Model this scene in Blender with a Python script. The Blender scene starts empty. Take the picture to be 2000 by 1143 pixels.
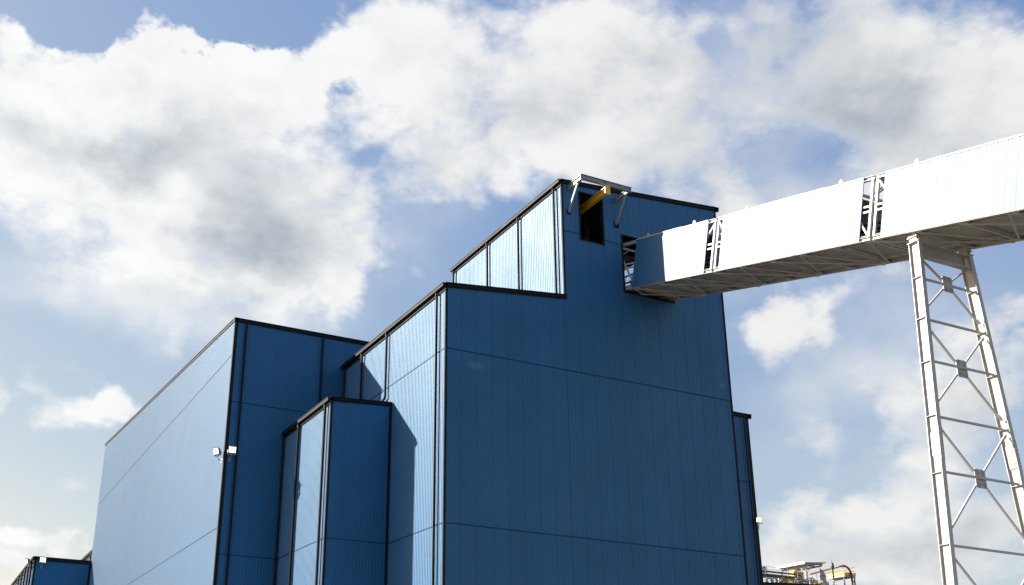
import bpy, math, random
from mathutils import Vector, Matrix
random.seed(7)
R = math.radians
D = bpy.data
scene = bpy.context.scene
COL = scene.collection

# ------------------------------------------------------------------ helpers
class MB:
    """collects shapes in world coordinates, linked as ONE mesh object"""
    def __init__(self):
        self.v, self.f, self.sm, self.m = [], [], [], []
    def face(self, idx, smooth=False, mi=0):
        self.f.append(idx); self.sm.append(smooth); self.m.append(mi)
    def quad(self, a, b, c, d, mi=0):
        n = len(self.v); self.v += [tuple(a), tuple(b), tuple(c), tuple(d)]
        self.face((n, n+1, n+2, n+3), False, mi)
        return self
    def hexa(self, p):            # p: 4 bottom corners (ccw), 4 top corners
        n = len(self.v); self.v += [tuple(q) for q in p]
        for f in ((3,2,1,0), (4,5,6,7), (0,1,5,4), (1,2,6,5), (2,3,7,6), (3,0,4,7)):
            self.face(tuple(n+i for i in f))
        return self
    def box(self, x0, x1, y0, y1, z0, z1):
        return self.hexa([(x0,y0,z0),(x1,y0,z0),(x1,y1,z0),(x0,y1,z0),
                          (x0,y0,z1),(x1,y0,z1),(x1,y1,z1),(x0,y1,z1)])
    def frame(self, p0, p1, up):
        p0, p1 = Vector(p0), Vector(p1); d = (p1-p0).normalized(); up = Vector(up)
        s = d.cross(up)
        if s.length < 1e-5: s = d.cross(Vector((1,0,0)))
        s.normalize(); u = s.cross(d).normalized()
        return p0, p1, s, u
    def bar(self, p0, p1, w, h, up=(0,0,1), ds=0, du=0):
        p0, p1, s, u = self.frame(p0, p1, up)
        o = s*ds + u*du
        a, b = s*(w/2), u*(h/2)
        return self.hexa([p0+o-a-b, p0+o+a-b, p1+o+a-b, p1+o-a-b, p0+o-a+b, p0+o+a+b, p1+o+a+b, p1+o-a+b])
    def ibeam(self, p0, p1, w, h, tf=.02, tw=.015, up=(0,0,1)):
        # flanges lie across 'up', web along it
        self.bar(p0, p1, w, tf, up, 0, h/2-tf/2)
        self.bar(p0, p1, w, tf, up, 0, -h/2+tf/2)
        self.bar(p0, p1, tw, h-2*tf, up)
        return self
    def tube(self, pts, r, n=10, cap=True):
        pts = [Vector(p) for p in pts]; rr = r if isinstance(r, (list, tuple)) else [r]*len(pts)
        base = len(self.v); prev = None
        for i, p in enumerate(pts):
            d = (pts[min(i+1, len(pts)-1)] - pts[max(i-1, 0)]).normalized()
            if prev is None:
                s = d.cross(Vector((0,0,1)))
                if s.length < 1e-3: s = d.cross(Vector((1,0,0)))
            else:
                s = prev - d*prev.dot(d)
            s.normalize(); prev = s; u = s.cross(d)
            for k in range(n):
                a = 2*math.pi*k/n
                self.v.append(tuple(p + (s*math.cos(a) + u*math.sin(a))*rr[i]))
        for i in range(len(pts)-1):
            for k in range(n):
                a = base+i*n+k; b = base+i*n+(k+1) % n
                self.face((a, b, b+n, a+n), True)
        if cap:
            self.face(tuple(base+k for k in reversed(range(n))))
            self.face(tuple(base+(len(pts)-1)*n+k for k in range(n)))
        return self
    def prism(self, pts, ext):    # planar polygon extruded by vector
        n = len(self.v); k = len(pts); e = Vector(ext)
        self.v += [tuple(p) for p in pts] + [tuple(Vector(p)+e) for p in pts]
        self.face(tuple(n+i for i in range(k))); self.face(tuple(n+k+i for i in reversed(range(k))))
        for i in range(k):
            j = (i+1) % k; self.face((n+i, n+k+i, n+k+j, n+j))
        return self
    def build(self, name, mat, parent=None, bevel=0):
        off = Vector((0,0,0)); p = parent
        while p is not None:
            off += p.location; p = p.parent
        me = D.meshes.new(name)
        me.from_pydata([tuple(Vector(q)-off) for q in self.v], [], self.f)
        me.polygons.foreach_set('use_smooth', self.sm)
        for m in (mat if isinstance(mat, (list, tuple)) else [mat]): me.materials.append(m)
        me.polygons.foreach_set('material_index', self.m)
        me.update()
        o = D.objects.new(name, me); COL.objects.link(o)
        if parent: o.parent = parent
        if bevel:
            b = o.modifiers.new('edge', 'BEVEL'); b.width = bevel; b.segments = 1; b.limit_method = 'ANGLE'
        return o

def thing(name, label, cat, loc=(0,0,0), group=None):
    o = D.objects.new(name, None); COL.objects.link(o)
    o.location = loc; o.empty_display_size = .5
    o['label'] = label; o['category'] = cat
    if group: o['group'] = group
    return o
def tag(o, label, cat, group=None):
    o['label'] = label; o['category'] = cat
    if group: o['group'] = group
    return o
def dup(o, parent=None):
    c = o.copy(); COL.objects.link(c)
    if parent: c.parent = parent
    for ch in list(o.children): dup(ch, c)
    return c

# ------------------------------------------------------------------ materials
class NT:
    def __init__(self, tree): self.t = tree; self.n = tree.nodes; self.l = tree.links
    def add(self, typ, **k):
        n = self.n.new(typ)
        for a, b in k.items(): setattr(n, a, b)
        return n
    def set(self, sock, val):
        if isinstance(val, bpy.types.NodeSocket): self.l.new(val, sock)
        elif val is not None: sock.default_value = val
    def math(self, op, a, b=None, c=None, clamp=False):
        n = self.add('ShaderNodeMath', operation=op, use_clamp=clamp)
        self.set(n.inputs[0], a); self.set(n.inputs[1], b); self.set(n.inputs[2], c)
        return n.outputs[0]
    def vmath(self, op, a, b=None, out=0, scale=None):
        n = self.add('ShaderNodeVectorMath', operation=op)
        self.set(n.inputs[0], a); self.set(n.inputs[1], b)
        if scale is not None: self.set(n.inputs['Scale'], scale)
        return n.outputs[out]
    def noise(self, vec, scale, detail=4, rough=.55, dist=0, color=False):
        n = self.add('ShaderNodeTexNoise'); self.set(n.inputs['Vector'], vec)
        n.inputs['Scale'].default_value = scale; n.inputs['Detail'].default_value = detail
        n.inputs['Roughness'].default_value = rough; n.inputs['Distortion'].default_value = dist
        return n.outputs['Color' if color else 'Fac']
    def smooth(self, x, a, b, o0=0., o1=1., kind='SMOOTHSTEP'):
        n = self.add('ShaderNodeMapRange', interpolation_type=kind)
        self.set(n.inputs[0], x); n.inputs[1].default_value = a; n.inputs[2].default_value = b
        n.inputs[3].default_value = o0; n.inputs[4].default_value = o1
        return n.outputs[0]
    def mix(self, f, a, b, blend='MIX'):
        n = self.add('ShaderNodeMix', data_type='RGBA', blend_type=blend)
        self.set(n.inputs[0], f); self.set(n.inputs[6], a); self.set(n.inputs[7], b)
        return n.outputs[2]
    def mapping(self, vec, loc=(0,0,0), rot=(0,0,0), scale=(1,1,1), typ='POINT'):
        n = self.add('ShaderNodeMapping', vector_type=typ); self.set(n.inputs[0], vec)
        n.inputs['Location'].default_value = loc; n.inputs['Rotation'].default_value = rot
        n.inputs['Scale'].default_value = scale
        return n.outputs[0]

def c4(c): return (c[0], c[1], c[2], 1)
def material(name, col, rough=.5, metal=0, var=.12, vscale=1.5, streak=0, dirt=None, spec=.5, bump=0, sheen=0, panels=0, tint=None, extra=None):
    """procedural paint / metal: colour mottling, rain streaks, roughness variation, slight waviness"""
    m = D.materials.new(name); m.use_nodes = True
    t = NT(m.node_tree); bs = t.n['Principled BSDF']
    pos = t.add('ShaderNodeNewGeometry').outputs['Position']
    nz = t.noise(pos, vscale, 6, .6)
    lo = c4([x*(1-var) for x in col]); hi = c4([min(1, x*(1+var)) for x in col])
    c = t.mix(t.smooth(nz, .3, .7, kind='LINEAR'), lo, hi)
    if streak:
        sv = t.mapping(pos, scale=(3.2, 3.2, .07))
        st = t.noise(sv, 1.6, 5, .65)
        c = t.mix(t.math('MULTIPLY', t.smooth(st, .52, .78), streak), c, c4(dirt or [x*.45 for x in col]))
    if panels:      # each cladding sheet its own slightly different batch
        q = t.vmath('DOT_PRODUCT', pos, (1/panels, 1/panels, 0), out=1)
        wn = t.add('ShaderNodeTexWhiteNoise', noise_dimensions='1D')
        t.l.new(t.math('FLOOR', q), wn.inputs['W'])
        hv = t.add('ShaderNodeHueSaturation'); t.l.new(c, hv.inputs['Color'])
        t.l.new(t.smooth(wn.outputs['Value'], 0, 1, .965, 1.035, 'LINEAR'), hv.inputs['Value']); c = hv.outputs[0]
    if tint: bs.inputs['Specular Tint'].default_value = c4(tint)
    if sheen:
        bs.inputs['Sheen Weight'].default_value = sheen; bs.inputs['Sheen Roughness'].default_value = .38
        bs.inputs['Sheen Tint'].default_value = (.90,.99,1,1)
    if extra: c = extra(t, pos, c)
    t.set(bs.inputs['Base Color'], c)
    rn = t.noise(pos, vscale*.6, 4, .6)
    t.set(bs.inputs['Roughness'], t.smooth(rn, .3, .7, rough*.92, min(1, rough*1.08), 'LINEAR'))
    bs.inputs['Metallic'].default_value = metal
    bs.inputs['Specular IOR Level'].default_value = spec
    if bump:
        b = t.add('ShaderNodeBump'); b.inputs['Strength'].default_value = bump
        b.inputs['Distance'].default_value = .02
        t.set(b.inputs['Height'], t.noise(pos, vscale*2.2, 3, .5)); t.l.new(b.outputs[0], bs.inputs['Normal'])
    return m

BLUE = (.0001, .094, .232)
def pale_patches(t, pos, c):
    # two pale patches mixed into the colour of the big wall
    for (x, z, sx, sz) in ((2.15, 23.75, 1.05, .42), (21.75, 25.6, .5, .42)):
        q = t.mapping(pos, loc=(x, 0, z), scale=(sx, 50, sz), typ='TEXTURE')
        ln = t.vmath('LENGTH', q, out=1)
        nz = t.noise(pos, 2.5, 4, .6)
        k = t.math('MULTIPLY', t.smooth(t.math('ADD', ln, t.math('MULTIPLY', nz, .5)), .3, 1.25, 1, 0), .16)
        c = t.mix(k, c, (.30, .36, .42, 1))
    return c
M = {}
M['blue'] = material('blue_coated_steel', BLUE, .57, 0, .10, .35, .28, (.002,.070,.175), .66, bump=.012, sheen=.54, panels=1.1, tint=(.84,.98,1))
M['blue_front'] = material('blue_coated_steel_pale_patches', BLUE, .57, 0, .10, .35, .28, (.002,.070,.175), .66, bump=.012, sheen=.54, panels=1.1, tint=(.84,.98,1), extra=pale_patches)
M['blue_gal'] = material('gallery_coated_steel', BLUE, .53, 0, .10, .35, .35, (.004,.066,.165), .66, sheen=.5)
M['flash'] = material('dark_blue_flashing', (.003,.042,.10), .6, 0, .15, 1, 0, spec=.2)
M['char'] = material('charcoal_trim', (.011,.011,.013), .6, 0, .2, 1.2, .3, (.022,.021,.021), spec=.15)
M['dark'] = material('dark_interior', (.02,.02,.021), .8, 0, .2, 1)
M['white'] = material('off_white_steel_paint', (.43,.423,.402), .45, 0, .06, .8, .4, (.30,.28,.245))
M['galv'] = material('galvanised_steel', (.26,.27,.275), .5, .2, .14, 3, .2, (.36,.37,.37))
M['deck'] = material('weathered_deck_sheet', (.42,.405,.365), .75, 0, .18, .9, .3, (.24,.20,.15))
M['chord'] = material('dusty_truss_paint', (.50,.48,.43), .6, 0, .15, 1.5, .35, (.27,.22,.16))
M['yellow'] = material('yellow_crane_paint', (.72,.40,.012), .35, 0, .08, 2, .15, spec=.9)
M['rust'] = material('brown_pipe_lagging', (.14,.042,.022), .5, 0, .2, 2, .3)
M['green'] = material('green_vent_paint', (.045,.16,.10), .5, 0, .15, 2)
M['pipe'] = material('grey_pipe_cladding', (.42,.43,.44), .35, .3, .12, 3)
M['pipedark'] = material('dark_pipe_lagging', (.085,.088,.092), .5, 0, .2, 2)
M['rubber'] = material('conveyor_belt_rubber', (.02,.02,.02), .8, 0, .2, 3)
M['bolt'] = material('dark_bolts', (.24,.235,.22), .5, .2, .2, 6)
M['roof'] = material('dark_roof_sheet', (.06,.06,.065), .6, 0, .15, .5)
def lamp_mat():
    m = D.materials.new('lit_lamp_glass'); m.use_nodes = True
    t = NT(m.node_tree); bs = t.n['Principled BSDF']
    bs.inputs['Base Color'].default_value = (.8,.8,.75,1); bs.inputs['Roughness'].default_value = .15
    pos = t.add('ShaderNodeNewGeometry').outputs['Position']
    bs.inputs['Emission Color'].default_value = (1,.90,.58,1)
    t.set(bs.inputs['Emission Strength'], t.smooth(t.noise(pos, 6, 2), .3, .7, .48, .95))
    return m
M['lamp'] = lamp_mat()
def ground_mat():
    m = D.materials.new('concrete_yard'); m.use_nodes = True
    t = NT(m.node_tree); bs = t.n['Principled BSDF']
    pos = t.add('ShaderNodeNewGeometry').outputs['Position']
    a = t.noise(pos, .08, 8, .6); b = t.noise(pos, 3, 8, .7)
    c = t.mix(a, (.085,.076,.062,1), (.14,.127,.105,1)); c = t.mix(t.math('MULTIPLY', b, .5), c, (.075,.068,.056,1))
    t.set(bs.inputs['Base Color'], c); bs.inputs['Roughness'].default_value = .9
    bp = t.add('ShaderNodeBump'); bp.inputs['Strength'].default_value = .4
    t.set(bp.inputs['Height'], b); t.l.new(bp.outputs[0], bs.inputs['Normal'])
    return m
M['ground'] = ground_mat()

# ------------------------------------------------------------------ ground
g = MB(); g.quad((-2500,-2500,0), (2500,-2500,0), (2500,2500,0), (-2500,2500,0))
go = g.build('ground', M['ground']); go['kind'] = 'structure'

# ------------------------------------------------------------------ cladding
def profile(a0, a1, pitch, depth, joint_every, phase=0):
    """(coordinate, depth inwards) break points of a trapezoid ribbed sheet"""
    pts = []; k = 0; a = a0
    while a < a1 - 1e-6:
        j = joint_every and (k + phase) % joint_every == 0
        if j: seq = [(0, depth), (.02, depth+.014), (.085, depth+.014), (.11, depth)]
        else: seq = [(0, depth)]
        seq += [(.42, depth), (.52, 0), (.90, 0)]
        for f, d in seq:
            x = a + f*pitch
            if x < a1 - .004: pts.append((x, d))
        a += pitch; k += 1
    pts.append((a1, depth))
    return pts
def clad(mb, axis, plane, out, a0, a1, zb, zt0, zt1=None, holes=(), pitch=.22, depth=None, joint=None, phase=0):
    """ribbed wall in the plane <other axis> = plane; out = +1/-1 outward sign; zt0..zt1 top at both ends"""
    if zt1 is None: zt1 = zt0
    if depth is None: depth = .007 if axis == 'x' else .022
    if joint is None: joint = 5 if axis == 'x' else 0
    pts = profile(a0, a1, pitch, depth, joint, phase)
    cuts = sorted({h for H in holes for h in H[:2] if a0 < h < a1})
    for c in cuts:
        for i in range(len(pts)-1):
            if pts[i][0] < c < pts[i+1][0]:
                f = (c-pts[i][0])/(pts[i+1][0]-pts[i][0])
                pts.insert(i+1, (c, pts[i][1]+f*(pts[i+1][1]-pts[i][1]))); break
    def P(a, d, z):
        q = plane - out*d
        return (a, q, z) if axis == 'x' else (q, a, z)
    zt = lambda a: zt0 + (zt1-zt0)*(a-a0)/(a1-a0)
    flip = (axis == 'x') == (out > 0)
    for (xa, da), (xb, db) in zip(pts, pts[1:]):
        if xb - xa < 1e-6: continue
        mid = (xa+xb)/2
        iv = [(zb, None)]
        hs = sorted([H for H in holes if H[0] < mid < H[1]], key=lambda H: H[2])
        spans = []; z = zb
        for H in hs:
            spans.append((z, H[2])); z = H[3]
        spans.append((z, None))
        for z0, z1 in spans:
            ta, tb = (zt(xa), zt(xb)) if z1 is None else (z1, z1)
            q = [P(xa,da,z0), P(xb,db,z0), P(xb,db,tb), P(xa,da,ta)]
            if flip: q.reverse()
            mb.quad(*q)
    return mb
def seam(parent, axis, plane, out, a0, a1, z, holes=()):
    """horizontal drip flashing between two lifts of sheet"""
    mb = MB(); segs = [(a0, a1)]
    for H in holes:
        if H[2] < z < H[3]:
            ns = []
            for s in segs:
                if H[1] <= s[0] or H[0] >= s[1]: ns.append(s)
                else: ns += [(s[0], H[0]), (H[1], s[1])]
            segs = ns
    o = .016*out; i = -.05*out
    for s in segs:
        mb = MB()
        lo, hi = sorted((plane+o, plane+i))
        if axis == 'x': mb.box(s[0], s[1], lo, hi, z-.035, z+.025)
        else: mb.box(lo, hi, s[0], s[1], z-.035, z+.025)
        mb.build('drip_flashing', M['flash'], parent)
def coping(parent, p0, p1, outv, h=.36, name='roof_coping'):
    """charcoal fascia with a cap running p0->p1 (top edge line on the wall plane)"""
    mb = MB(); o = Vector(outv); p0, p1 = Vector(p0), Vector(p1)
    def box(i, t, z0, z1):
        a, b = o*i, o*t
        q = [p0+a, p1+a, p1+b, p0+b]
        mb.hexa([v+Vector((0,0,z0)) for v in q] + [v+Vector((0,0,z1)) for v in q])
    box(-.12, .10, -h+.06, 0); box(-.30, .15, .003, .055); box(-.08, .065, -h, -h+.057)
    return mb.build(name, M['char'], parent)
def gutter(parent, p0, p1, outv, h=.36):
    """eaves gutter: fascia plus a rounded gutter box standing out from the wall"""
    mb = MB(); o = Vector(outv); p0, p1 = Vector(p0), Vector(p1)
    def box(i, t, z0, z1):
        q = [p0+o*i, p1+o*i, p1+o*t, p0+o*t]
        mb.hexa([v+Vector((0,0,z0)) for v in q] + [v+Vector((0,0,z1)) for v in q])
    box(-.12, .07, -h-.04, -.20); box(-.10, .26, -.197, 0); box(-.25, .285, .003, .04)
    return mb.build('eaves_gutter', M['char'], parent)
def corner(parent, x, y, sx, sy, z0, z1, w=.13):
    """L-shaped charcoal corner flashing; wall faces point to sx*X and sy*Y"""
    mb = MB(); t = .022
    xa, xb = sorted((x + sx*t, x - sx*w)); ya, yb = sorted((y + sy*t, y + sy*.001))
    mb.box(xa, xb, ya, yb, z0, z1)
    xa, xb = sorted((x + sx*t, x + sx*.001)); ya, yb = sorted((y - sy*.0005, y - sy*w))
    mb.box(xa, xb, ya, yb, z0, z1)
    return mb.build('corner_trim', M['char'], parent)
def downpipe(parent, x, y, ox, oy, z0, z1, r=.085, shoe=None):
    mb = MB(); c = Vector((x+ox*.16, y+oy*.16, 0)); o = Vector((ox, oy, 0))
    pts = [c+o*.05+Vector((0,0,z1)), c+Vector((0,0,z1-.3)), c+Vector((0,0,z0+.25))]
    if shoe:
        s = Vector(shoe)
        pts += [c+Vector((0,0,z0+.12))+s*.03, c+Vector((0,0,z0+.03))+s*.14, c+Vector((0,0,z0))+s*.42]
    else: pts += [c+Vector((0,0,z0))]
    mb.tube(pts, r, 10)
    ob = mb.build('downpipe', M['char'], parent)
    return ob

# ------------------------------------------------------------------ stepped tower building
XT, XR = 8.82, 22.46           # tower left face, right face
FD, TD = 17.6, 16.4            # depths
zF = lambda x: 28.85 + x*.1115            # low roof pitch
zT = lambda x: 38.55 + (x-XT)*.0862       # tower roof pitch
tower = thing('stepped_building', 'largest dark blue ribbed building, with a tower stepping up where the conveyor gallery enters', 'building')
H_hoist = (10.25, 12.26, 34.40, 38.02)
H_gal = (13.70, 18.02, 31.20, 35.46)
H_st1 = (9.20, 9.42, 36.02, 36.34)
H_st2 = (13.12, 13.54, 35.98, 36.32)
fh = (H_hoist, H_gal, H_st2)
w = MB()
clad(w, 'x', 0, -1, 0, XT, 0, zF(0), zF(XT))
clad(w, 'x', 0, -1, XT, XR, 0, zT(XT), zT(XR), fh, phase=0)
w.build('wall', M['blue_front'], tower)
w = clad(MB(), 'y', 0, -1, 0, FD, 0, zF(0)); w.build('wall', M['blue'], tower)
w = clad(MB(), 'y', XT, -1, 0, TD, zF(XT)-.3, zT(XT)); w.build('wall', M['blue'], tower)
hr = ((9.9, 12.6, 37.55, 39.35),)
w = clad(MB(), 'y', XR, 1, 0, FD, 0, 30.6)
clad(w, 'y', XR, 1, 0, TD, 30.6, zT(XR), holes=hr); w.build('wall', M['blue'], tower)
w = clad(MB(), 'x', FD, 1, 0, XR, 0, zF(0), 30.6)
w.build('wall', M['blue'], tower)
w = clad(MB(), 'x', TD, 1, XT, XR, 29.5, zT(XT), zT(XR)); w.build('wall', M['blue'], tower)
r_ = MB()
r_.quad((0,0,zF(0)-.1), (XT,0,zF(XT)-.1), (XT,FD,zF(XT)-.1), (0,FD,zF(0)-.1))
r_.quad((XT,TD-.2,zF(XT)-.1), (XR,TD-.2,30.5), (XR,FD,30.5), (XT,FD,zF(XT)-.1))
r_.quad((XT,0,zT(XT)-.1), (XR,0,zT(XR)-.1), (XR,TD,zT(XR)-.1), (XT,TD,zT(XT)-.1))
r_.build('roof', M['roof'], tower)
for z in (13.74, 24.59):
    seam(tower, 'x', 0, -1, .17, XR-.17, z); seam(tower, 'y', 0, -1, .17, FD-.1, z)
seam(tower, 'x', 0, -1, XT+.17, XR-.17, 34.74, fh)
coping(tower, (-.1,0,zF(0)+.02), (XT+.12,0,zF(XT)+.03), (0,-1,0), .26)
coping(tower, (XT-.1,0,zT(XT)+.02), (XR+.28,0,zT(XR)+.04), (0,-1,0), .25)
gutter(tower, (0,-.10,zF(0)), (0,FD-.06,zF(0)), (-1,0,0))
gutter(tower, (XT,-.10,zT(XT)), (XT,TD+.1,zT(XT)), (-1,0,0))
coping(tower, (XR,-.1,zT(XR)+.05), (XR,TD,zT(XR)+.05), (1,0,0), .3)
corner(tower, 0, 0, -1, -1, 0, zF(0)-.27)
corner(tower, XT, 0, -1, -1, zF(XT)+.06, zT(XT)-.25)
corner(tower, XR, 0, 1, -1, 0, zT(XR)-.25)
corner(tower, XT, TD, -1, 1, zF(XT), zT(XT)-.34)
downpipe(tower, 0, .95, -1, 0, 0, zF(0)-.3)
downpipe(tower, 0, 8.85, -1, 0, 23.75, zF(0)-.3, shoe=(0,1,0))
downpipe(tower, 0, 13.4, -1, 0, 22.9, zF(0)-.3)
downpipe(tower, 0, 16.9, -1, 0, 22.9, zF(0)-.3)
downpipe(tower, XT, .72, -1, 0, zF(XT)+.16, zT(XT)-.3, shoe=(0,1,0))
for y in (5.6, 10.3, 16.0):
    downpipe(tower, XT, y, -1, 0, zF(XT)-.05, zT(XT)-.3)
# opening trims
def opening(parent, H, t=.09, proud=.03, deep=.30):
    x0, x1, z0, z1 = H; mb = MB()
    mb.box(x0-t*.2, x0+t, -proud, deep, z0, z1); mb.box(x1-t, x1+t*.2, -proud, deep, z0, z1)
    mb.box(x0-t*.2, x1+t*.2, -proud-.002, deep, z1+.001, z1+t*.8); mb.box(x0-t*.2, x1+t*.2, -proud-.002, deep, z0-t, z0-.001)
    return mb.build('opening_frame', M['char'], parent)
opening(tower, H_hoist); opening(tower, H_gal, .11, .035, .4); opening(tower, H_st2, .02, .012, .2)
# steel inside the tower, just visible through the openings
s = MB()
for y in (3.2, 8.2, 13.2):
    for x in (XT+.5, 13.0, XR-.5): s.ibeam((x,y,29.6), (x,y,zT(x)-.5), .3, .3, up=(0,1,0))
    s.ibeam((XT+.4,y,zT(XT)-.5), (XR-.4,y,zT(XR)-.5), .25, .5)
for z in (33.2, 36.1): s.ibeam((XT+.4,13.2,z), (XR-.4,13.2,z), .2, .35)
s.bar((XT+.5,13.1,33.2), (13,13.1,36.1), .12, .12)
s.bar((13,3.1,30), (XR-.5,3.1,36.1), .1, .1)
s.build('inner_frame', M['pipedark'], tower)
f_ = MB(); f_.box(XT+.05, XR-.05, .45, TD-.1, 30.7, 30.95); f_.build('inner_floor', M['deck'], tower)
s = MB()
for z in (37.95, 38.55): s.bar((XR-.02,9.9,z), (XR-.02,12.6,z+.35), .08, .10)
s.build('opening_bar', M['pipedark'], tower)

# ------------------------------------------------------------------ hoist frame + yellow beam
hy = -1.68
zc = 38.10
hf = thing('hoist_frame', 'grey steel bracket frame sticking out of the tower wall above the tall opening', 'hoist frame', (11.4,0,38))
for x in (9.40, 13.32):
    MB().ibeam((x,-.01,zc), (x,hy-.09 if x<10 else hy-.085,zc), .17, .36 if x<10 else .32, .025, .02).build('arm', M['galv'], hf)
    xb = x-.03
    b = MB(); b.bar((xb,-1.32,zc-.17), (xb,-.02,36.20), .13, .13, up=(1,0,0)); b.build('strut', M['galv'], hf)
    p = MB(); p.box(xb-.13, xb+.13, -1.46, -1.18, zc-.215, zc-.185); p.build('end_plate', M['galv'], hf)
    p = MB(); p.box(xb-.14, xb+.14, -.045, -.002, 36.03, 36.36); p.build('wall_plate', M['char'], hf)
MB().ibeam((9.30,hy-.01,zc+.03), (13.50,hy-.01,zc+.03), .19, .37, .028, .02).build('cross_beam', M['galv'], hf)
b = MB(); b.box(11.33, 11.35, hy-.115, hy+.085, zc-.12, zc+.18); b.build('splice_plate', M['galv'], hf)
hb = thing('hoist_beam', 'yellow monorail crane beam reaching out through the tall dark opening of the tower', 'crane beam', (11.45,0,37.7))
MB().ibeam((11.45,8.0,37.62), (11.45,-1.72,37.62), .27, .50, .035, .025).build('monorail', M['yellow'], hb)
b = MB(); b.box(11.24, 11.66, -1.775, -1.725, 37.28, 37.99); b.build('end_stop', M['yellow'], hb)
b = MB(); b.box(11.33, 11.57, -1.71, -1.60, 37.882, 37.915); b.build('hanger', M['yellow'], hb)

# ------------------------------------------------------------------ hall
XL, LY0, LY1 = -8.74, 17.62, 77.75
zL = lambda y: 31.22 + (y-LY0)*.0815
hall = thing('hall_building', 'long blue metal hall at left with a pale sunlit side and rising roof edge', 'building', (XL,LY0,0))
HX = 20
w = clad(MB(), 'x', LY0, -1, XL, 6, 0, 31.22); w.build('wall', M['blue'], hall)
w = clad(MB(), 'y', XL, -1, LY0, LY1, 0, zL(LY0), zL(LY1), depth=.020); w.build('wall', M['blue'], hall)
w = clad(MB(), 'x', LY1, 1, XL, HX, 0, zL(LY1)); w.build('wall', M['blue'], hall)
w = clad(MB(), 'y', HX, 1, LY0, LY1, 0, zL(LY0), zL(LY1)); w.build('wall', M['blue'], hall)
w = clad(MB(), 'x', LY0, -1, 6, HX, 0, 31.22); w.build('wall', M['blue'], hall)
MB().quad((XL,LY0,31.15), (HX,LY0,31.15), (HX,LY1,zL(LY1)-.07), (XL,LY1,zL(LY1)-.07)).build('roof', M['roof'], hall)
for z in (13.72, 24.80): seam(hall, 'x', LY0, -1, XL+.17, -.2, z)
for z in (15.58, 28.44): seam(hall, 'y', XL, -1, LY0+.2, LY1-.1, z)
coping(hall, (XL-.08,LY0,31.25), (6,LY0,31.25), (0,-1,0), .27)
cp = MB()
p0, p1 = Vector((XL,LY0-.1,31.26)), Vector((XL,LY1,zL(LY1)+.04))
for i, t, a, b in ((-.12,.05,-.2,0), (-.30,.09,.003,.05)):
    o = Vector((-1,0,0)); q = [p0+o*i, p1+o*i, p1+o*t, p0+o*t]
    cp.hexa([v+Vector((0,0,a)) for v in q]+[v+Vector((0,0,b)) for v in q])
o = cp.build('roof_coping', M['char'], hall)
corner(hall, XL, LY0, -1, -1, 0, 30.94, .22)
downpipe(hall, -7.90, LY0, 0, -1, 0, 30.9)
downpipe(hall, -1.82, LY0, 0, -1, 23.4, 30.9)

# ------------------------------------------------------------------ small annex in the corner
XS, SY0 = -4.36, 8.0
zS = lambda x: 22.92 + (x-XS)*.065
sm = thing('annex_building', 'small blue metal annex tucked in the corner between long hall and stepped building', 'building', (XS,SY0,0))
w = clad(MB(), 'x', SY0, -1, XS, -.03, 0, zS(XS), zS(0)); w.build('wall', M['blue'], sm)
w = clad(MB(), 'y', XS, -1, SY0, LY0-.01, 0, zS(XS)); w.build('wall', M['blue'], sm)
MB().quad((XS,SY0,zS(XS)-.08), (-.03,SY0,zS(0)-.08), (-.03,LY0-.02,zS(0)-.08), (XS,LY0-.02,zS(XS)-.08)).build('roof', M['roof'], sm)
seam(sm, 'x', SY0, -1, XS+.17, -.15, 13.72); seam(sm, 'y', XS, -1, SY0+.17, LY0-.1, 13.72)
coping(sm, (XS-.08,SY0,zS(XS)+.02), (.0-.03,SY0,zS(0)+.02), (0,-1,0), .23)
gutter(sm, (XS,SY0-.1,zS(XS)), (XS,LY0-.12,zS(XS)), (-1,0,0), .34)
corner(sm, XS, SY0, -1, -1, 0, zS(XS)-.22)
corner(sm, -.035, SY0, 1, -1, 0, zS(0)-.22, .14)
downpipe(sm, XS, SY0+.62, -1, 0, 0, zS(XS)-.3)
downpipe(sm, XS, 13.95, -1, 0, 0, zS(XS)-.3)
downpipe(sm, XS, 17.25, -1, 0, 0, zS(XS)-.3)
b = MB(); b.box(-.32,-.06,8.5,8.7,23.05,23.42); b.build('roof_vent', M['galv'], sm)

# ------------------------------------------------------------------ annex on the right
RX, RY0, RY1, RZ = 27.52, 4.0, 16.5, 25.36
ra = thing('annex_building', 'narrow blue metal annex showing past the right edge of the stepped building', 'building', (25,RY0,0))
w = clad(MB(), 'x', RY0, -1, XR+.04, RX, 0, RZ); w.build('wall', M['blue'], ra)
w = clad(MB(), 'y', RX, 1, RY0, RY1, 0, RZ); w.build('wall', M['blue'], ra)
w = clad(MB(), 'x', RY1, 1, XR+.04, RX, 0, RZ); w.build('wall', M['blue'], ra)
MB().quad((XR+.04,RY0,RZ-.08), (RX,RY0,RZ-.08), (RX,RY1,RZ-.08), (XR+.04,RY1,RZ-.08)).build('roof', M['roof'], ra)
seam(ra, 'x', RY0, -1, XR+.1, RX-.2, 20.17); seam(ra, 'x', RY0, -1, XR+.1, RX-.2, 9.5)
coping(ra, (XR+.05,RY0,RZ+.02), (RX+.29,RY0,RZ+.02), (0,-1,0), .26)
gutter(ra, (RX,RY0-.1,RZ), (RX,RY1,RZ), (1,0,0), .2)
corner(ra, RX, RY0, 1, -1, 0, RZ-.25, .26)
downpipe(ra, RX-.55, RY0, 0, -1, 0, RZ-.25, .05)

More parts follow.
